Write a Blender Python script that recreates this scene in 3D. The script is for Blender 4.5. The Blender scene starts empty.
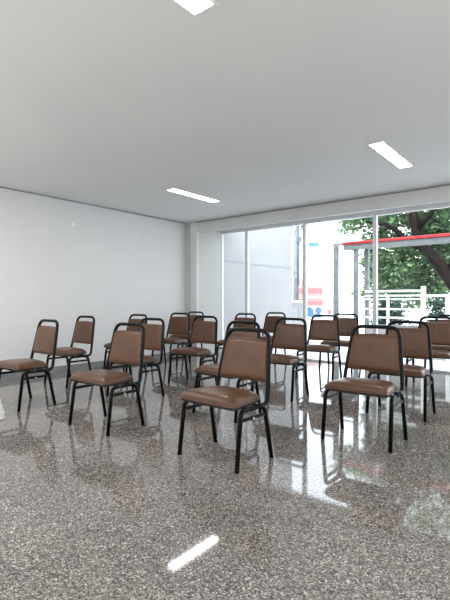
import bpy, bmesh, math, random
from mathutils import Vector, Matrix
R = random.Random(7)
S = 1.05                       # camera height in metres; plan measurements below are in camera heights
YAW = math.radians(38.5)       # the room is turned this much against the view
sc = bpy.context.scene
COL = sc.collection

def room(X, Y):
    """camera-ground plan (X right, Y ahead) -> room plan (u along the window wall, n towards it)"""
    return (X * .7826 - Y * .6225) * S, (X * .6225 + Y * .7826) * S

# ------------------------------------------------------------------ materials
def mat(name, color=(.8, .8, .8), rough=.5, metal=0., emit=None, strength=0., spec=.5, coat=0.):
    m = bpy.data.materials.new(name); m.use_nodes = True
    b = m.node_tree.nodes['Principled BSDF']
    b.inputs['Base Color'].default_value = (*color, 1)
    b.inputs['Roughness'].default_value = rough
    b.inputs['Metallic'].default_value = metal
    b.inputs['Specular IOR Level'].default_value = spec
    b.inputs['Coat Weight'].default_value = coat
    if emit:
        b.inputs['Emission Color'].default_value = (*emit, 1)
        b.inputs['Emission Strength'].default_value = strength
    return m

class NT:
    def __init__(s, m): s.t = m.node_tree; s.b = s.t.nodes['Principled BSDF']
    def n(s, typ, **kw):
        x = s.t.nodes.new(typ)
        for k, v in kw.items():
            if k.startswith('_'): setattr(x, k[1:], v)
            else: x.inputs[k.replace('__', ' ')].default_value = v
        return x
    def l(s, a, b): s.t.links.new(a, b)
    def math(s, op, a, b=None):
        x = s.t.nodes.new('ShaderNodeMath'); x.operation = op
        for i, v in enumerate((a, b)):
            if v is None: continue
            if isinstance(v, (int, float)): x.inputs[i].default_value = v
            else: s.l(v, x.inputs[i])
        return x.outputs[0]
    def ramp(s, fac, stops):
        r = s.t.nodes.new('ShaderNodeValToRGB'); e = r.color_ramp.elements
        while len(e) < len(stops): e.new(.5)
        for k, (p, c) in zip(e, stops): k.position = p; k.color = (*c, 1)
        s.l(fac, r.inputs[0]); return r.outputs[0]
    def mix(s, fac, a, b, blend='MIX'):
        x = s.t.nodes.new('ShaderNodeMix'); x.data_type = 'RGBA'; x.blend_type = blend
        for i, v in ((0, fac), (6, a), (7, b)):
            if isinstance(v, (int, float)): x.inputs[i].default_value = v
            elif isinstance(v, tuple): x.inputs[i].default_value = (*v, 1)
            else: s.l(v, x.inputs[i])
        return x.outputs[2]
    def bump(s, h, strength, dist=.01):
        x = s.n('ShaderNodeBump', Strength=strength, Distance=dist); s.l(h, x.inputs['Height'])
        s.l(x.outputs[0], s.b.inputs['Normal'])

def noise_color(m, a, b, scale, detail=3., bump=0.):
    t = NT(m); co = t.n('ShaderNodeTexCoord')
    n = t.n('ShaderNodeTexNoise', Scale=scale, Detail=detail); t.l(co.outputs['Object'], n.inputs['Vector'])
    t.l(t.ramp(n.outputs[0], [(.3, a), (.7, b)]), t.b.inputs['Base Color'])
    if bump: t.bump(n.outputs[0], bump)
    return m

def granite(name, tiles, rough):
    m = mat(name, rough=rough); t = NT(m); co = t.n('ShaderNodeTexCoord'); v = co.outputs['Object']
    v1 = t.n('ShaderNodeTexVoronoi', Scale=165.); t.l(v, v1.inputs['Vector'])
    v2 = t.n('ShaderNodeTexVoronoi', Scale=110.); t.l(v, v2.inputs['Vector'])
    n1 = t.n('ShaderNodeTexNoise', Scale=2.2, Detail=4.); t.l(v, n1.inputs['Vector'])
    s1 = t.n('ShaderNodeSeparateColor'); t.l(v1.outputs['Color'], s1.inputs[0])
    s2 = t.n('ShaderNodeSeparateColor'); t.l(v2.outputs['Color'], s2.inputs[0])
    grain = t.ramp(s1.outputs[0], [(0., (.05, .046, .044)), (.3, (.15, .139, .131)), (.7, (.235, .22, .209)), (.93, (.36, .345, .33)), (1., (.60, .585, .57))])
    patch = t.ramp(s2.outputs[1], [(0., (.62, .6, .59)), (.4, (.95, .94, .93)), (1., (1.15, 1.14, 1.13))])
    c = t.mix(1., grain, patch, 'MULTIPLY')
    c = t.mix(1., c, t.ramp(n1.outputs[0], [(.25, (.86, .86, .87)), (.75, (1.1, 1.09, 1.07))]), 'MULTIPLY')
    if tiles:
        sp = t.n('ShaderNodeSeparateXYZ'); t.l(v, sp.inputs[0])
        p = .5 * S; j = []; cell = []
        for k, off in ((0, .92 * S), (1, -1.575 * S)):
            q = t.math('DIVIDE', t.math('ADD', sp.outputs[k], off), p)
            f = t.math('FRACT', q)
            j.append(t.math('GREATER_THAN', t.math('ABSOLUTE', t.math('SUBTRACT', f, .5)), .5 - .0022))
            cell.append(t.math('FLOOR', q))
        cb = t.n('ShaderNodeCombineXYZ'); t.l(cell[0], cb.inputs[0]); t.l(cell[1], cb.inputs[1])
        wn = t.n('ShaderNodeTexWhiteNoise'); t.l(cb.outputs[0], wn.inputs['Vector'])
        c = t.mix(1., c, t.ramp(wn.outputs['Value'], [(0., (.9, .9, .9)), (1., (1.08, 1.07, 1.06))]), 'MULTIPLY')
        c = t.mix(t.math('MULTIPLY', t.math('MAXIMUM', j[0], j[1]), .5), c, (.09, .085, .08))
    t.l(c, t.b.inputs['Base Color']); t.b.inputs['IOR'].default_value = 1.62
    return m

M = {}
M['floor'] = granite('polished_granite', True, .045)
M['skirting'] = noise_color(mat('granite_skirting', rough=.3), (.16, .165, .17), (.28, .28, .28), 60.)
M['wall'] = noise_color(mat('painted_wall', rough=.75, spec=.25), (.70, .705, .71), (.72, .725, .73), 3.)
M['ceiling'] = noise_color(mat('painted_ceiling', rough=.85, spec=.2), (.715, .725, .725), (.74, .745, .74), 1.3)
M['trim'] = noise_color(mat('painted_trim', rough=.6, spec=.3), (.62, .635, .635), (.64, .65, .655), 4.)
M['stepshade'] = noise_color(mat('shaded_step', rough=.7), (.50, .51, .52), (.53, .54, .545), 4.)  # shade on the narrow step put into a darker base colour
M['reveal'] = noise_color(mat('bounce_reveal', rough=.7, spec=.3), (.56, .545, .52), (.58, .565, .54), 4.)  # beige of the outdoor bounce light put into the column side's colour
M['alu'] = noise_color(mat('white_aluminium', rough=.35), (.66, .67, .68), (.70, .71, .72), 20.)
M['outwall'] = noise_color(mat('outside_render', rough=.8), (.352, .338, .338), (.376, .362, .36), 1.5)
M['groove'] = noise_color(mat('wall_band', rough=.8), (.30, .305, .32), (.33, .335, .345), 5.)
M['paving'] = noise_color(mat('pale_paving', rough=.8), (.70, .70, .70), (.80, .80, .79), 2.)

def vinyl():
    m = mat('brown_vinyl', rough=.30, spec=.32); t = NT(m); co = t.n('ShaderNodeTexCoord')
    n = t.n('ShaderNodeTexNoise', Scale=9., Detail=4.); t.l(co.outputs['Object'], n.inputs['Vector'])
    t.l(t.ramp(n.outputs[0], [(.3, (.086, .041, .022)), (.7, (.110, .054, .030))]), t.b.inputs['Base Color'])
    v = t.n('ShaderNodeTexVoronoi', Scale=420.); t.l(co.outputs['Object'], v.inputs['Vector'])
    h = t.math('ADD', t.math('MULTIPLY', v.outputs['Distance'], .12), n.outputs[0])
    t.bump(h, .35, .008)
    return m
M['vinyl'] = vinyl()
M['piping'] = noise_color(mat('vinyl_piping', rough=.4), (.075, .038, .025), (.09, .046, .03), 30.)
M['black'] = noise_color(mat('black_tube', rough=.34, spec=.16), (.0022, .0022, .0025), (.0045, .0045, .005), 40.)
M['pan'] = noise_color(mat('black_board', rough=.6), (.008, .008, .008), (.014, .013, .013), 40.)
M['bolt'] = noise_color(mat('bolt_steel', rough=.25, metal=.9), (.6, .6, .6), (.75, .75, .75), 50.)
M['diffuser'] = mat('lit_diffuser', (.9, .9, .9), .5, emit=(1., .985, .95), strength=34.)
M['lamp_frame'] = noise_color(mat('lamp_frame', rough=.4), (.8, .8, .8), (.84, .84, .84), 20.)
M['plastic'] = noise_color(mat('white_plastic', rough=.35), (.86, .86, .86), (.9, .9, .9), 30.)
M['cloth'] = noise_color(mat('white_cloth', rough=.9), (.84, .84, .84), (.9, .9, .9), 30.)
M['steel'] = noise_color(mat('galvanised_steel', rough=.45, metal=.3), (.19, .205, .22), (.30, .315, .33), 9.)
M['greymetal'] = noise_color(mat('grey_metal', rough=.5), (.15, .155, .16), (.2, .205, .21), 6.)
M['whiterail'] = noise_color(mat('white_rail', rough=.4), (.80, .82, .83), (.88, .89, .9), 8.)
M['red'] = noise_color(mat('red_metal', rough=.4), (.42, .022, .024), (.52, .035, .035), 6.)
M['shopwall'] = noise_color(mat('shop_wall', rough=.8), (.72, .71, .71), (.82, .81, .8), 1.)
M['shopred'] = noise_color(mat('glare_red', rough=.6), (.36, .085, .085), (.42, .12, .115), 1.2)  # red paled to carry the glare of the bright street
M['shoppink'] = noise_color(mat('glare_pink', rough=.6), (.34, .19, .19), (.38, .23, .225), 1.2)  # pink is red signboard with glare haze mixed into the colour
M['orange'] = noise_color(mat('orange_band', rough=.6), (.44, .13, .04), (.5, .19, .06), 2.)
M['blue'] = noise_color(mat('blue_poster', rough=.5), (.04, .13, .26), (.10, .22, .34), 3.)
M['darksteel'] = noise_color(mat('dark_steel', rough=.5), (.07, .08, .095), (.11, .125, .14), 6.)
M['cable'] = noise_color(mat('pole_fittings', rough=.5), (.06, .08, .10), (.12, .14, .17), 9.)
M['bark'] = noise_color(mat('dark_bark', rough=.9, spec=.1), (.006, .004, .004), (.017, .0115, .0105), 7., bump=.6)

def leafmat(name, dark, mid, light):
    m = mat(name, rough=.45); t = NT(m); g = t.n('ShaderNodeNewGeometry')
    t.l(t.ramp(g.outputs['Random Per Island'], [(0., dark), (.55, mid), (1., light)]), t.b.inputs['Base Color'])
    t.b.inputs['Transmission Weight'].default_value = 0.
    tr = t.n('ShaderNodeBsdfTranslucent'); tr.inputs[0].default_value = (*light, 1)
    mx = t.n('ShaderNodeMixShader'); mx.inputs[0].default_value = .3
    out = t.t.nodes['Material Output']
    t.l(t.b.outputs[0], mx.inputs[1]); t.l(tr.outputs[0], mx.inputs[2]); t.l(mx.outputs[0], out.inputs[0])
    return m
M['leaf'] = leafmat('tree_leaf', (.005, .022, .015), (.024, .075, .040), (.26, .40, .17))  # bright ramp end puts sunlit highlights into single leaves
M['hedge'] = leafmat('shrub_leaf', (.008, .032, .024), (.02, .07, .05), (.09, .17, .11))

def glassmat():
    m = bpy.data.materials.new('window_glass'); m.use_nodes = True; nt = m.node_tree; nt.nodes.clear()
    o = nt.nodes.new('ShaderNodeOutputMaterial'); mx = nt.nodes.new('ShaderNodeMixShader')
    tr = nt.nodes.new('ShaderNodeBsdfTransparent'); gl = nt.nodes.new('ShaderNodeBsdfGlossy'); fr = nt.nodes.new('ShaderNodeFresnel')
    tr.inputs[0].default_value = (.96, .975, .975, 1); gl.inputs['Roughness'].default_value = .01
    fr.inputs[0].default_value = 1.3
    nt.links.new(fr.outputs[0], mx.inputs[0]); nt.links.new(tr.outputs[0], mx.inputs[1]); nt.links.new(gl.outputs[0], mx.inputs[2])
    nt.links.new(mx.outputs[0], o.inputs[0]); return m
M['glass'] = glassmat()

# ------------------------------------------------------------------ mesh helpers
def link(name, bm, m, parent=None, smooth=False, kind=None):
    me = bpy.data.meshes.new(name); bmesh.ops.recalc_face_normals(bm, faces=bm.faces)
    bm.to_mesh(me); bm.free(); me.materials.append(m)
    if smooth:
        for p in me.polygons: p.use_smooth = True
    o = bpy.data.objects.new(name, me); COL.objects.link(o)
    if parent: o.parent = parent
    if kind: o['kind'] = kind
    return o

def empty(name, loc, label, cat, rz=0., group=None):
    o = bpy.data.objects.new(name, None); COL.objects.link(o); o.empty_display_size = .1
    o.location = loc; o.rotation_euler = (0, 0, rz); o['label'] = label; o['category'] = cat
    if group: o['group'] = group
    return o

def box(bm, a, b, bevel=0.):
    c = [(x + y) / 2 for x, y in zip(a, b)]; d = [abs(y - x) for x, y in zip(a, b)]
    r = bmesh.ops.create_cube(bm, size=1., matrix=Matrix.Translation(c) @ Matrix.Diagonal((*d, 1)))
    if bevel:
        es = {e for v in r['verts'] for e in v.link_edges}
        bmesh.ops.bevel(bm, geom=list(es), offset=bevel, segments=2, profile=.5, affect='EDGES')
    return bm

def tube(bm, pts, rad, n=10, cap=True):
    pts = [Vector(p) for p in pts]; rads = rad if isinstance(rad, (list, tuple)) else [rad] * len(pts)
    rings = []; up = None
    for i, p in enumerate(pts):
        d = (pts[min(i + 1, len(pts) - 1)] - pts[max(i - 1, 0)]).normalized()
        if up is None: up = d.orthogonal().normalized()
        up = (up - d * up.dot(d)).normalized(); w = d.cross(up)
        rings.append([bm.verts.new(p + (up * math.cos(2 * math.pi * k / n) + w * math.sin(2 * math.pi * k / n)) * rads[i]) for k in range(n)])
    for a, b in zip(rings, rings[1:]):
        for k in range(n): bm.faces.new((a[k], a[(k + 1) % n], b[(k + 1) % n], b[k]))
    if cap: bm.faces.new(rings[0][::-1]); bm.faces.new(rings[-1])
    return bm

def fillet(pts, r, seg=6):
    """round the corners of a polyline"""
    pts = [Vector(p) for p in pts]; out = [pts[0]]
    for a, b, c in zip(pts, pts[1:], pts[2:]):
        da, dc = (a - b), (c - b); t = min(r, da.length * .49, dc.length * .49)
        p0, p1 = b + da.normalized() * t, b + dc.normalized() * t
        for k in range(seg + 1):
            q = k / seg; out.append(p0 * (1 - q) ** 2 + b * 2 * q * (1 - q) + p1 * q * q)
    out.append(pts[-1]); return out

def cushion(fn, na, nb, up, dn, p=6, flat_bottom=False):
    """closed pillow: fn(a,b) -> (centre point, normal) for a,b in -1..1; up/dn thickness above/below"""
    bm = bmesh.new(); T = {}; B = {}
    def sp(k, n):                       # spacing denser near the border
        x = -1 + 2 * k / n; return math.copysign(1 - (1 - abs(x)) ** 1.7, x)
    for i in range(na + 1):
        for j in range(nb + 1):
            a, b = sp(i, na), sp(j, nb); c, nrm = fn(a, b)
            pr = (max(0., 1 - abs(a) ** p) * max(0., 1 - abs(b) ** p)) ** .42
            crown = .86 + .14 * (1 - a * a) * (1 - b * b)
            if i in (0, na) or j in (0, nb):
                v = bm.verts.new(c); T[i, j] = v; B[i, j] = v
            else:
                T[i, j] = bm.verts.new(c + nrm * up * pr * crown)
                B[i, j] = bm.verts.new(c - nrm * dn * (min(1, pr * 1.6) if flat_bottom else pr * crown))
    for i in range(na):
        for j in range(nb):
            bm.faces.new((T[i, j], T[i + 1, j], T[i + 1, j + 1], T[i, j + 1]))
            q = [B[i, j], B[i, j + 1], B[i + 1, j + 1], B[i + 1, j]]
            if len({v.index if v.index >= 0 else id(v) for v in q}) == 4:
                try: bm.faces.new(q)
                except ValueError: pass
    return bm

# ------------------------------------------------------------------ chair
GROUP = 'brown stacking chairs set out in rows'
def make_chair(label):
    t = empty('stacking_chair', (0, 0, 0), label, 'chair', 0., GROUP); rr = .0152
    def px(z): return (.216 - .034 * (z - .43) / .315) * S      # half width between the back posts
    def py(z): return (.173 + .19 * (z - .43)) * S            # recline of the back posts
    # back frame: loop over the top, down both posts, forward under the seat
    half = [(0, py(.803), .803 * S), (px(.806), py(.806), .806 * S), (px(.43), py(.43), .43 * S), (.222 * S, .10 * S, .345 * S), (.230 * S, -.07 * S, .345 * S)]
    half[1] = (.176 * S, py(.803), .803 * S); half[3] = (.221 * S, py(.345) + .002, .345 * S)
    right = fillet([Vector(p) for p in half], .075 * S, 8)[1:]
    left = [Vector((-p.x, p.y, p.z)) for p in right][::-1]
    link('back_frame', tube(bmesh.new(), left + [Vector(half[0])] + right, rr, 12), M['black'], t, True)
    for sx in (-1, 1):
        f = fillet([(sx * .242 * S, -.175 * S, .0), (sx * .237 * S, -.132 * S, .345 * S), (sx * .230 * S, -.045 * S, .345 * S)], .07 * S, 7)
        link('leg', tube(bmesh.new(), f, rr, 12), M['black'], t, True)
        b = fillet([(sx * .230 * S, .06 * S, .347 * S), (sx * .234 * S, .112 * S, .325 * S), (sx * .242 * S, .175 * S, .0)], .05 * S, 5)
        link('leg', tube(bmesh.new(), b, rr, 12), M['black'], t, True)
        st = bmesh.new(); box(st, (sx * .2375 * S - .006, -.136 * S, .281 * S), (sx * .2375 * S + .006, .120 * S, .304 * S), .003)
        st = link('stretcher', st, M['black'], t)
        bo = bmesh.new(); tube(bo, [(sx * (.2375 * S + .005), -.02 * S, .290 * S), (sx * (.2375 * S + .013), -.02 * S, .290 * S)], .0075, 10)
        link('bolt', bo, M['bolt'], st)
    for y in (-.055, .065):
        link('crossbar', tube(bmesh.new(), [(-.228 * S, y * S, .349 * S), (.228 * S, y * S, .349 * S)], .009, 8), M['black'], t, True)
    # seat: bowed trapezoid, board under a padded top
    def sfn(z):
        def fn(a, b):
            y = -.032 + .162 * b * math.sqrt(1 - .10 * a * a); w = (.219 - .020 * b) * math.sqrt(1 - .10 * b * b)
            return Vector((a * w * S, y * S, z * S)), Vector((0, 0, 1))
        return fn
    seat = link('seat', cushion(sfn(.380), 30, 26, .056 * S, .012 * S, 7, True), M['vinyl'], t, True)
    rim = [sfn(.378)(a, b)[0] for a, b in [(-1 + .1 * k, -1) for k in range(20)] + [(1, -1 + .1 * k) for k in range(20)] + [(1 - .1 * k, 1) for k in range(20)] + [(-1, 1 - .1 * k) for k in range(21)]]
    link('piping', tube(bmesh.new(), rim, .0045, 6, False), M['piping'], seat, True)
    pan = bmesh.new(); ring = []
    for z in (.358, .373):
        ring.append([pan.verts.new(p.lerp(Vector((0, -.032 * S, p.z)), .035) * 1. + Vector((0, 0, (z - .378) * S))) for p in rim[:-1]])
    n = len(ring[0])
    for k in range(n): pan.faces.new((ring[0][k], ring[0][(k + 1) % n], ring[1][(k + 1) % n], ring[1][k]))
    pan.faces.new(ring[0]); pan.faces.new(ring[1])
    link('seat_board', pan, M['pan'], t)
    # backrest pad between the posts
    nrm = Vector((0, -.9824, .1867))
    def bfn(a, b):
        z = .611 + .135 * b; w = px(z) - .006 - max(0, b - .75) * .03
        z2 = z * S - .006 * (a * a) * (1 if b > .9 else 0)
        return Vector((a * w, py(z) , z2)), nrm
    back = link('backrest', cushion(bfn, 22, 24, .026 * S, .018 * S, 7), M['vinyl'], t, True)
    rim = [bfn(a, b)[0] + nrm * .002 for a, b in [(-1 + .1 * k, -1) for k in range(20)] + [(1, -1 + .1 * k) for k in range(20)] + [(1 - .1 * k, 1) for k in range(20)] + [(-1, 1 - .1 * k) for k in range(21)]]
    link('piping', tube(bmesh.new(), rim, .0042, 6, False), M['piping'], back, True)
    return t

def dup(root, label):
    r = root.copy(); COL.objects.link(r); r['label'] = label
    for ch in root.children:
        c = ch.copy(); COL.objects.link(c); c.parent = r
        for g in ch.children:
            d = g.copy(); COL.objects.link(d); d.parent = c
    return r

CHAIRS = [   # plan position in camera heights, heading in degrees against the view
 (0.0, 2.87, -41.0, 'brown vinyl chair nearest the viewer, at the window end of the front row'),
 (-.956, 3.583, -37.5, 'brown vinyl chair in the middle of the three-chair front row'),
 (-1.936, 4.302, -40.2, 'brown vinyl chair at the far left, its seat cut off by the photo edge'),
 (1.007, 3.214, -38.0, 'large brown vinyl chair before the windows, right of the nearest chair, all four legs clear'),
 (.017, 3.939, -40.7, 'brown vinyl chair standing directly behind the nearest chair, its seat showing past the left edge'),
 (-.943, 4.666, -38.5, 'brown vinyl chair half hidden behind the backrest of the front row middle chair'),
 (-1.90, 5.40, -39.0, 'brown vinyl chair second from the left, close to the long blank wall'),
 (1.569, 3.967, -37.0, 'brown vinyl chair just right of and behind the large chair before the windows'),
 (.581, 4.71, -37.7, 'brown vinyl chair right of the nearest chair, its right legs clear on the bright floor'),
 (-.388, 5.403, -36.9, 'brown vinyl chair left of the nearest chair backrest, two slanting left legs clear'),
 (-1.38, 6.12, -39.0, 'brown chair close to blank wall, its top showing between two nearer overlapping backrests'),
 (2.42, 5.20, -37.0, 'brown vinyl chair at the right photo edge, the nearer of the two overlapping there'),
 (1.22, 5.78, -32.0, 'brown vinyl chair before the second window mullion from left, wide backrest facing the viewer'),
 (.165, 6.60, -38.5, 'brown chair whose narrow top peeks above the two chairs stacked in line at centre'),
 (-.84, 6.90, -31.0, 'brown vinyl chair beside the corner column, the nearer of the two there'),
 (2.93, 5.85, -37.0, 'brown vinyl chair at the right photo edge, farther one, only its top showing'),
 (1.68, 6.50, -36.0, 'brown chair close to the windows, tucked behind the wide backrest facing the viewer'),
 (.70, 7.23, -38.5, 'brown chair before the pale outside wall, behind the chair with clear right legs'),
 (-.67, 7.75, -38.5, 'brown chair farthest away, against the corner column, mostly hidden by the chair before it'),
]
first = None
for i, (X, Y, deg, label) in enumerate(CHAIRS):
    c = make_chair(label) if first is None else dup(first, label)
    if first is None: first = c
    u, n = room(X, Y); c.location = (u, n, 0); c.rotation_euler = (0, 0, math.radians(deg) + YAW)

# ------------------------------------------------------------------ room shell
UL, UR, N0, NB, NW, ZC = -5.711 * S, 3.4 * S, -3.0 * S, 6.07 * S, 6.77 * S, 2.45 * S
UW = -5.46 * S
def wall(name, a, b, m, bevel=0.): return link(name, box(bmesh.new(), a, b, bevel), m, None, False, 'structure')
wall('floor', (UL - .2, N0 - .2, -.12), (UR + .2, NW + .03, 0), M['floor'])
wall('ceiling', (UL - .2, N0 - .2, ZC), (UR + .2, NW + .25, ZC + .25), M['ceiling'])
wall('wall_left', (UL - .2, N0, 0), (UL, NW + .2, ZC), M['wall'])
wall('wall_right', (UR, N0, 0), (UR + .2, NW + .2, ZC), M['wall'])
wall('wall_back', (UL, N0 - .2, 0), (UR, N0, ZC), M['wall'])
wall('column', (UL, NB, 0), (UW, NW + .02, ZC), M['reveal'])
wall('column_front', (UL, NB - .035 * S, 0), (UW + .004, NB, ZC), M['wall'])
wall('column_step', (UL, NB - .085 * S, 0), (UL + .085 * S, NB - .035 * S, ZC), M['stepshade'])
wall('trim_1', (UW, NB - .035 * S, 2.255 * S), (UR, NB + .04, ZC), M['trim'])
M['gap'] = noise_color(mat('shade_line', rough=.8), (.27, .28, .285), (.3, .31, .315), 5.)  # grey strips stand in for the shadow line under the ceiling
wall('shade_line_wall', (UL, N0, ZC - .018), (UL + .012, NB - .085 * S, ZC - .004), M['gap'])
wall('shade_line_fascia', (UW, NB - .035 * S - .012, ZC - .02), (UR, NB - .035 * S, ZC - .004), M['gap'])
wall('baseboard_left', (UL, N0, 0), (UL + .018, NB - .085 * S, .088 * S), M['skirting'])

# windows: each a framed pane
EDGES = [-5.46, -4.858, -3.648, -2.44, -1.232, -.024, 1.184, 2.392, 3.4]
ZT, ZG = 2.40 * S, 2.31 * S
for k, (a, b) in enumerate(zip(EDGES, EDGES[1:])):
    w = bpy.data.objects.new('window_%d' % (k + 1), None); COL.objects.link(w); w['kind'] = 'structure'
    w.location = ((a + b) / 2 * S, NW, 0); ox, oy = w.location.x, NW
    a, b = a * S - ox, b * S - ox; h = .029 * S; fr = bmesh.new()
    box(fr, (a, -.03, 0), (a + (h if k else .012), .04, ZT)); box(fr, (b - h, -.03, 0), (b, .04, ZT))
    box(fr, (a, -.035, ZG), (b, .045, ZT - .045 * S)); box(fr, (a, -.055, ZT - .045 * S), (b, .05, ZT))
    box(fr, (a, -.035, 0), (b, .045, .03))
    link('window_frame', fr, M['alu'], w, False, 'structure')
    g = bmesh.new(); z0, z1 = .03, ZG
    g.faces.new([g.verts.new(p) for p in ((a + .01, 0, z0), (b - .01, 0, z0), (b - .01, 0, z1), (a + .01, 0, z1))])
    link('glass', g, M['glass'], w, False, 'structure')
wall('lintel', (UW, NW - .02, ZT), (UR, NW + .2, ZC), M['trim'])

# ------------------------------------------------------------------ ceiling lights
def lamp(u, n, label):
    t = empty('ceiling_light', (u * S, n * S, ZC), label, 'ceiling light', 0., 'recessed strip lights')
    L, Wd = .455 * S, .062 * S; fr = bmesh.new()
    for s in (-1, 1):
        box(fr, (s * Wd, -L - .012, -.008), (s * (Wd + .012), L + .012, .0)); box(fr, (-Wd, s * L, -.008), (Wd, s * (L + .012), .0))
    link('frame', fr, M['lamp_frame'], t)
    link('diffuser', box(bmesh.new(), (-Wd, -L, -.005), (Wd, L, -.001)), M['diffuser'], t)
lamp(-4.12, 4.51, 'lit white strip light recessed in the ceiling near the corner column')
lamp(-1.45, 4.50, 'lit white strip light recessed in the ceiling nearest the windows on the right')
lamp(-1.45, 1.20, 'lit white strip light cut off by the top edge of the photo')
def area(name, loc, rot, sx, sy, power, color=(1, 1, 1)):
    l = bpy.data.lights.new(name, 'AREA'); l.shape = 'RECTANGLE'; l.size = sx; l.size_y = sy; l.energy = power; l.color = color
    o = bpy.data.objects.new(name, l); COL.objects.link(o); o.location = loc; o.rotation_euler = rot; return o
for u, n in ((1.22, 4.5), (-4.12, 1.2), (1.22, 1.2), (-4.12, -1.8), (-1.45, -1.8), (1.22, -1.8)):
    area('room_lamp', (u * S, n * S, ZC - .02), (0, 0, 0), .13, .95, 45, (1, .985, .95))

for u, n, pw in ((2.2, 1.6, 50), (-1.6, -2.0, 75), (-4.6, -1.6, 60)):
    area('ceiling_fill', (u * S, n * S, .3), (math.radians(180), 0, 0), 1.6, 1.6, pw, (1, .975, .95))  # added unseen fill that brightens the ceiling, not a fixture of the room

# portal that steers sky sampling through the glazed wall
p = area('window_portal', ((UW + UR) / 2, NW + .06, ZT / 2), (math.radians(-90), 0, 0), UR - UW, ZT, 1)
p.data.cycles.is_portal = True

# ------------------------------------------------------------------ small things indoors
t = empty('wall_hook', (UL, room(-2.196, 6.416)[1], 2.11 * S), 'small white hook fixed high on the blank left wall', 'hook')
link('back_plate', box(bmesh.new(), (0, -.02, -.03), (.008, .02, .035), .003), M['plastic'], t)
link('hook_arm', tube(bmesh.new(), fillet([(.006, 0, .02), (.045, 0, .02), (.045, 0, -.03), (.02, 0, -.03)], .015, 4), .008, 8), M['plastic'], t, True)

u, n = room(-2.355, 3.67)
t = empty('draped_table', (u, n, 0), 'round white cloth draped to the floor, only its flaring hem showing at left edge', 'table')
bm = bmesh.new(); prev = None
for k, (r, z) in enumerate([(.02, .735), (.30, .735), (.325, .73), (.335, .70), (.36, .55), (.40, .38), (.45, .18), (.505, .005)]):
    amp = max(0, .73 - z) * .02
    ring = [bm.verts.new(((r + amp * math.cos(a * 14)) * math.cos(a), (r + amp * math.cos(a * 14)) * math.sin(a), z * 1.)) for a in (2 * math.pi * q / 112 for q in range(112))]
    if prev:
        for q in range(112): bm.faces.new((prev[q], prev[(q + 1) % 112], ring[(q + 1) % 112], ring[q]))
    else: bm.faces.new(ring)
    prev = ring
link('tablecloth', bm, M['cloth'], t, True)

# ------------------------------------------------------------------ outside
wall('ground_outside', (-16 * S, NW + .03, -.14), (14 * S, 40 * S, -.02), M['paving'])
ow = wall('wall_outside', (-5.62 * S, NW + .02, -.02), (-5.46 * S, 9.49 * S, 3.7 * S), M['outwall'])
g = bmesh.new(); box(g, (-5.46 * S, NW + .06, 1.785 * S), (-5.452 * S, 9.49 * S, 1.815 * S))
link('wall_outside_band', g, M['groove'], None, False, 'structure')
wall('wall_boundary', (-3.15 * S, 8.27 * S, -.02), (3 * S, 8.37 * S, .56 * S), M['outwall'])

NG = 8.2 * S
t = empty('entrance_canopy', (-3.3 * S, NG, 0), 'grey steel canopy with a red top edge outside the windows, on thin posts', 'canopy')
ox, oy = t.location.x, t.location.y
def lb(a, b, bev=0., bm=None): return box(bm or bmesh.new(), (a[0] * S - ox, a[1] * S - oy, a[2] * S), (b[0] * S - ox, b[1] * S - oy, b[2] * S), bev)
for u, n, w in ((-3.73, 8.2, .045), (-3.325, 8.2, .04), (-3.165, 8.35, .038)):
    link('post', lb((u - w, n - w, -.02), (u + w, n + w, 2.14), .006), M['steel'], t)
link('beam', lb((-3.55, 8.12, 1.985), (2.6, 8.3, 2.085), .006), M['greymetal'], t)
link('red_edge', lb((-3.57, 8.10, 2.085), (2.6, 8.32, 2.135), .006), M['red'], t)
link('bracket', tube(bmesh.new(), [((-3.86) * S - ox, 0, 2.09 * S), (-3.55 * S - ox, 0, 2.12 * S)], .018, 8), M['steel'], t)
link('bracket', tube(bmesh.new(), [((-3.73) * S - ox, 0, 2.13 * S), (-3.33 * S - ox, 0, 2.04 * S)], .016, 8), M['steel'], t)

t = empty('metal_railing', (-2.5 * S, NG, 0), 'white metal railing of horizontal bars outside the right-hand windows', 'railing')
ox, oy = t.location.x, t.location.y
for z, r in ((1.183, .020), (1.10, .016), (1.036, .014), (.856, .017), (.70, .018)):
    link('rail', lb((-3.15, 8.185, z - r), (-2.11, 8.215, z + r)), M['whiterail'], t)
for z, r in ((1.094, .022), (.70, .018)):
    link('rail', lb((-2.11, 8.185, z - r), (1.6, 8.215, z + r)), M['whiterail'], t)
for u, z, w in ((-2.11, 1.26, .034), (-2.72, 1.10, .022), (-1.72, 1.09, .032), (-1.0, 1.09, .03), (-.2, 1.09, .03), (.6, 1.09, .03)):
    link('post', lb((u - w, 8.2 - w, -.02), (u + w, 8.2 + w, z), .004), M['whiterail'], t)
t = empty('handrail', (-4.4 * S, NG + .4, 0), 'thin white handrail crossing behind the middle windows at chair-back height', 'handrail')
ox, oy = t.location.x, t.location.y
link('rail', tube(bmesh.new(), [(-4.6 * S - ox, 0, 1.075 * S), (-3.2 * S - ox, 0, 1.075 * S)], .014, 8), M['whiterail'], t, True)
for u in (-4.58, -3.25): link('post', tube(bmesh.new(), [(u * S - ox, 0, -.02), (u * S - ox, 0, 1.075 * S)], .012, 8), M['whiterail'], t, True)

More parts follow.
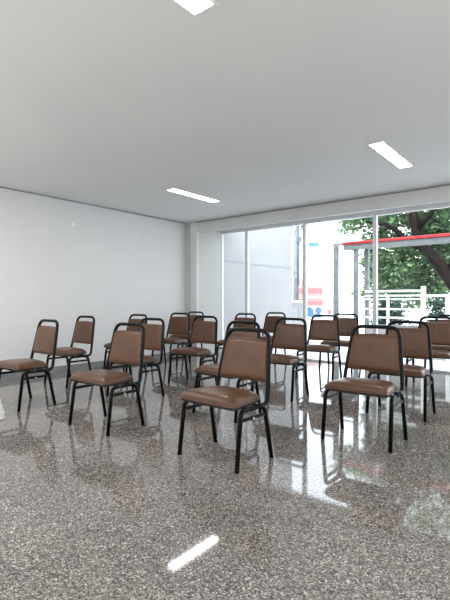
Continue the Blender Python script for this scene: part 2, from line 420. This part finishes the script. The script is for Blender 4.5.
# utility pole on a low pillar beyond the outside wall
X, Y = .1588 * 12.9, 12.9
u, n = room(X, Y)
t = empty('utility_pole', (u, n, -.02), 'grey utility pole with fittings at its top, beside the end of the outside wall', 'utility pole')
link('pole', tube(bmesh.new(), [(-.05, 0, 0), (-.05, 0, 3.55)], .055, 12), M['steel'], t, True)
link('conduit', tube(bmesh.new(), [(.075, -.02, .9), (.075, -.02, 3.4)], .045, 12), M['darksteel'], t, True)
link('cable', tube(bmesh.new(), [(.135, -.03, 1.55), (.135, -.03, 3.35)], .014, 8), M['cable'], t, True)
link('crossarm', box(bmesh.new(), (-.26, -.04, 3.20), (.26, .04, 3.27)), M['steel'], t)
for x, z in ((-.22, 3.27), (-.08, 3.27), (.1, 3.27), (.22, 3.27)):
    link('insulator', tube(bmesh.new(), [(x, 0, z), (x, 0, z + .04), (x, 0, z + .08), (x, 0, z + .12)], [.03, .045, .045, .025], 8), M['cable'], t, True)
link('fitting', box(bmesh.new(), (.06, -.09, 2.86), (.2, .03, 3.02), .01), M['cable'], t)
link('pillar', box(bmesh.new(), (-.12, -.12, 0), (.17, .12, 1.02), .01), M['greymetal'], t)
link('pillar_cap', box(bmesh.new(), (-.22, -.2, 1.02), (.26, .2, 1.09), .01), M['whiterail'], t)

# shop across the street
X, Y = .185 * 20, 20.
u, n = room(X, Y)
t = empty('shop_building', (u, n, -.02), 'pale shop front with glare-paled red signboards across the street', 'building', YAW * .55)
link('wall', box(bmesh.new(), (-1.6, .3, 0), (1.1, 4., 1.15)), M['shopwall'], t)
sb = bmesh.new()
v = [sb.verts.new(q) for q in ((-1.45, 0, 1.0), (.72, 0, 1.0), (.72, 0, 2.02), (-1.45, 0, 2.3), (-1.45, .3, 1.0), (.72, .3, 1.0), (.72, .3, 2.02), (-1.45, .3, 2.3))]
for q in ((0, 1, 2, 3), (7, 6, 5, 4), (0, 4, 5, 1), (1, 5, 6, 2), (2, 6, 7, 3), (3, 7, 4, 0)): sb.faces.new([v[k] for k in q])
s_ = link('sign_board', sb, M['shoppink'], t)
link('red_band', box(bmesh.new(), (-1.46, -.02, 1.45), (.73, .0, 1.68)), M['shopred'], s_)
link('orange_band', box(bmesh.new(), (-1.46, -.02, 1.28), (-.55, .0, 1.44)), M['orange'], s_)
link('awning', box(bmesh.new(), (-1.47, -.35, .86), (.74, .0, 1.06), .02), M['shopred'], t)
def disc(bm, x, z, r, y): 
    bm.faces.new([bm.verts.new((x + r * math.cos(a), y, z + r * math.sin(a))) for a in (2 * math.pi * k / 24 for k in range(24))]); return bm
po = bmesh.new(); tube(po, [(.05, .25, .55), (.05, .3, .55)], .22, 24); box(po, (.1, .26, .3), (.62, .3, .46)); link('poster', po, M['blue'], t)
po = bmesh.new(); tube(po, [(.5, .25, .62), (.5, .3, .62)], .15, 24); link('poster', po, M['blue'], t)
po = bmesh.new(); box(po, (.95, .25, .45), (1.09, .3, .68)); link('poster', po, M['shopred'], t)
X, Y = .199 * 17.5, 17.5
u, n = room(X, Y)
t = empty('street_sign', (u, n, -.02), 'small blue-grey bar sign on a pole above the street, near the middle mullion', 'sign', YAW)
link('panel', box(bmesh.new(), (-.22, -.02, 3.32), (.22, .02, 3.5), .008), M['blue'], t)
link('pole', tube(bmesh.new(), [(-.3, .03, 0), (-.3, .03, 3.55)], .02, 8), M['whiterail'], t, True)
link('arm', tube(bmesh.new(), [(-.3, .03, 3.5), (.75, .03, 3.5)], .012, 8), M['whiterail'], t, True)

# tree and shrubs
def leaves(lobes, size, rnd, origin, flat=.55):
    bm = bmesh.new()
    for (cx, cy, cz, rx, ry, rz, cnt) in lobes:
        made = 0
        while made < cnt:
            # twigs: small clusters of leaves
            d = Vector((rnd.gauss(0, 1), rnd.gauss(0, 1), rnd.gauss(0, 1))).normalized() * (rnd.random() ** .45)
            c = Vector((cx + d.x * rx, cy + d.y * ry, cz + d.z * rz)) * S - origin
            ax = Vector((rnd.gauss(0, 1), rnd.gauss(0, 1), rnd.gauss(-.2, .4))).normalized()
            for k in range(rnd.randint(5, 9)):
                made += 1
                p = c + ax * (k * .05 - .15) + Vector((rnd.gauss(0, .06), rnd.gauss(0, .06), rnd.gauss(0, .05)))
                a = Vector((rnd.gauss(0, 1), rnd.gauss(0, 1), rnd.gauss(-.2, flat))).normalized(); b = a.orthogonal().normalized()
                b.rotate(Matrix.Rotation(rnd.uniform(0, 6.28), 3, a)); nn = a.cross(b)
                L = size * rnd.uniform(.7, 1.35); w = L * .27
                v = [bm.verts.new(q) for q in (p - a * L * .5, p + b * w + nn * w * .3, p + a * L * .5, p - b * w + nn * w * .3)]
                bm.faces.new((v[0], v[1], v[2])); bm.faces.new((v[0], v[2], v[3]))
    return bm
def uvn(px, y, n):                     # plan helper for the trunk
    r = (px - 225) / 444.; Y = n / (.6225 * r + .7826); X = r * Y
    return Vector(((X * .7826 - Y * .6225) * S, n * S, (1 - (y - 301.15) / 444. * Y) * S))
base = uvn(492, 372, 10.6); base.z = -.02
t = empty('street_tree', base, 'big leafy green street tree with a dark curving trunk beyond the railing', 'tree')
tr = bmesh.new()
P_ = [base, uvn(478, 325, 10.55), uvn(456, 287, 10.5), uvn(441, 266, 10.5), uvn(425, 248, 10.5), uvn(416, 232, 10.5), uvn(413, 212, 10.5), uvn(408, 188, 10.6), uvn(398, 160, 10.6)]
tube(tr, [q - base for q in P_], [.22, .18, .155, .14, .115, .10, .085, .07, .04], 14)
trunk = link('trunk', tr, M['bark'], t, True)
for pts, rs in (([(425, 248), (408, 243), (396, 230), (384, 224), (366, 222)], [.09, .075, .06, .045, .03]),
                ([(448, 275), (462, 246), (478, 215), (500, 180)], [.10, .08, .06, .04]),
                ([(416, 230), (432, 212), (446, 196), (466, 170)], [.08, .065, .05, .03])):
    b_ = bmesh.new(); tube(b_, [uvn(a, b, 10.5) - base for a, b in pts], rs, 10); link('branch', b_, M['bark'], t, True)
lob = []
for px_, y_, n_, rx, rz, cnt in ((352, 222, 10.8, .38, .32, 330), (372, 214, 11.2, .5, .35, 420), (395, 212, 11.0, .6, .4, 620), (385, 240, 11.6, .55, .4, 520), (430, 214, 11.3, .7, .5, 800),
                            (384, 272, 11.2, .45, .55, 800), (378, 258, 11.6, .32, .5, 420), (405, 265, 11.0, .6, .6, 1200), (405, 290, 11.8, .7, .5, 900), (432, 285, 11.4, .6, .55, 900),
                            (428, 240, 11.9, .8, .5, 800), (455, 250, 11.6, .7, .8, 900), (470, 210, 11., .9, .7, 700), (500, 250, 11., 1., 1., 700), (420, 170, 11.2, 1.4, .7, 900), (372, 292, 11.4, .25, .3, 220)):
    c = uvn(px_, y_, n_) / S; lob.append((c.x, c.y, c.z, rx, .6, rz, int(cnt * 1.75)))
link('foliage', leaves(lob, .125, R, base), M['leaf'], t)
for k, (px_, w_, hh, lab) in enumerate(((388, .29, .48, 'low pale green shrub behind the railing, left of its tallest post'), (445, .38, .50, 'low dark green shrub behind the railing, right of its tallest post'))):
    c = uvn(px_, 312, 9.3); o0 = Vector((c.x, c.y, -.02))
    t = empty('garden_shrub', o0, lab, 'shrub', 0., 'shrubs behind the railing')
    link('foliage', leaves([(c.x / S, c.y / S, .62, w_, .16, hh, 2000)], .085, R, o0), M['hedge'], t)
    st = bmesh.new()
    for q in range(7): tube(st, [(0, 0, 0), (R.uniform(-.2, .2), R.uniform(-.1, .1), .4), (R.uniform(-.25, .25), R.uniform(-.15, .15), .85)], [.012, .009, .005], 6)
    link('stem', st, M['bark'], t)

# ------------------------------------------------------------------ sky, sun, camera
w = bpy.data.worlds.new('World'); sc.world = w; w.use_nodes = True
nt = w.node_tree; bg = nt.nodes['Background']
co = nt.nodes.new('ShaderNodeTexCoord'); sp = nt.nodes.new('ShaderNodeSeparateXYZ'); rp = nt.nodes.new('ShaderNodeValToRGB')
rp.color_ramp.elements[0].position = .45; rp.color_ramp.elements[0].color = (.88, .94, 1, 1)
rp.color_ramp.elements[1].position = .95; rp.color_ramp.elements[1].color = (.74, .87, 1, 1)
mp = nt.nodes.new('ShaderNodeMapRange'); mp.inputs[1].default_value = -1; mp.inputs[2].default_value = 1
nt.links.new(co.outputs['Generated'], sp.inputs[0]); nt.links.new(sp.outputs[2], mp.inputs[0]); nt.links.new(mp.outputs[0], rp.inputs[0])
nt.links.new(rp.outputs[0], bg.inputs[0]); bg.inputs[1].default_value = 5.
sl = bpy.data.lights.new('sun', 'SUN'); sl.energy = 4.; sl.angle = math.radians(3); sl.color = (1, .96, .9)
so = bpy.data.objects.new('sun', sl); COL.objects.link(so)
so.rotation_euler = Vector((.12, .45, -1)).to_track_quat('-Z', 'Y').to_euler()

cam = bpy.data.cameras.new('camera'); co_ = bpy.data.objects.new('camera', cam); COL.objects.link(co_)
co_.location = (0, 0, S); co_.rotation_euler = (math.radians(90), 0, YAW)
cam.sensor_fit = 'HORIZONTAL'; cam.sensor_width = 36; cam.lens = 444. / 450. * 36.; cam.shift_y = 1.15 / 450.
cam.clip_start = .05; cam.clip_end = 200
sc.camera = co_
sc.view_settings.view_transform = 'Standard'; sc.view_settings.look = 'None'; sc.view_settings.exposure = 0.; sc.view_settings.gamma = 1.
sc.cycles.use_denoising = True
sc.cycles.max_bounces = 10; sc.cycles.diffuse_bounces = 6; sc.cycles.transparent_max_bounces = 12
sc.cycles.sample_clamp_indirect = 8.
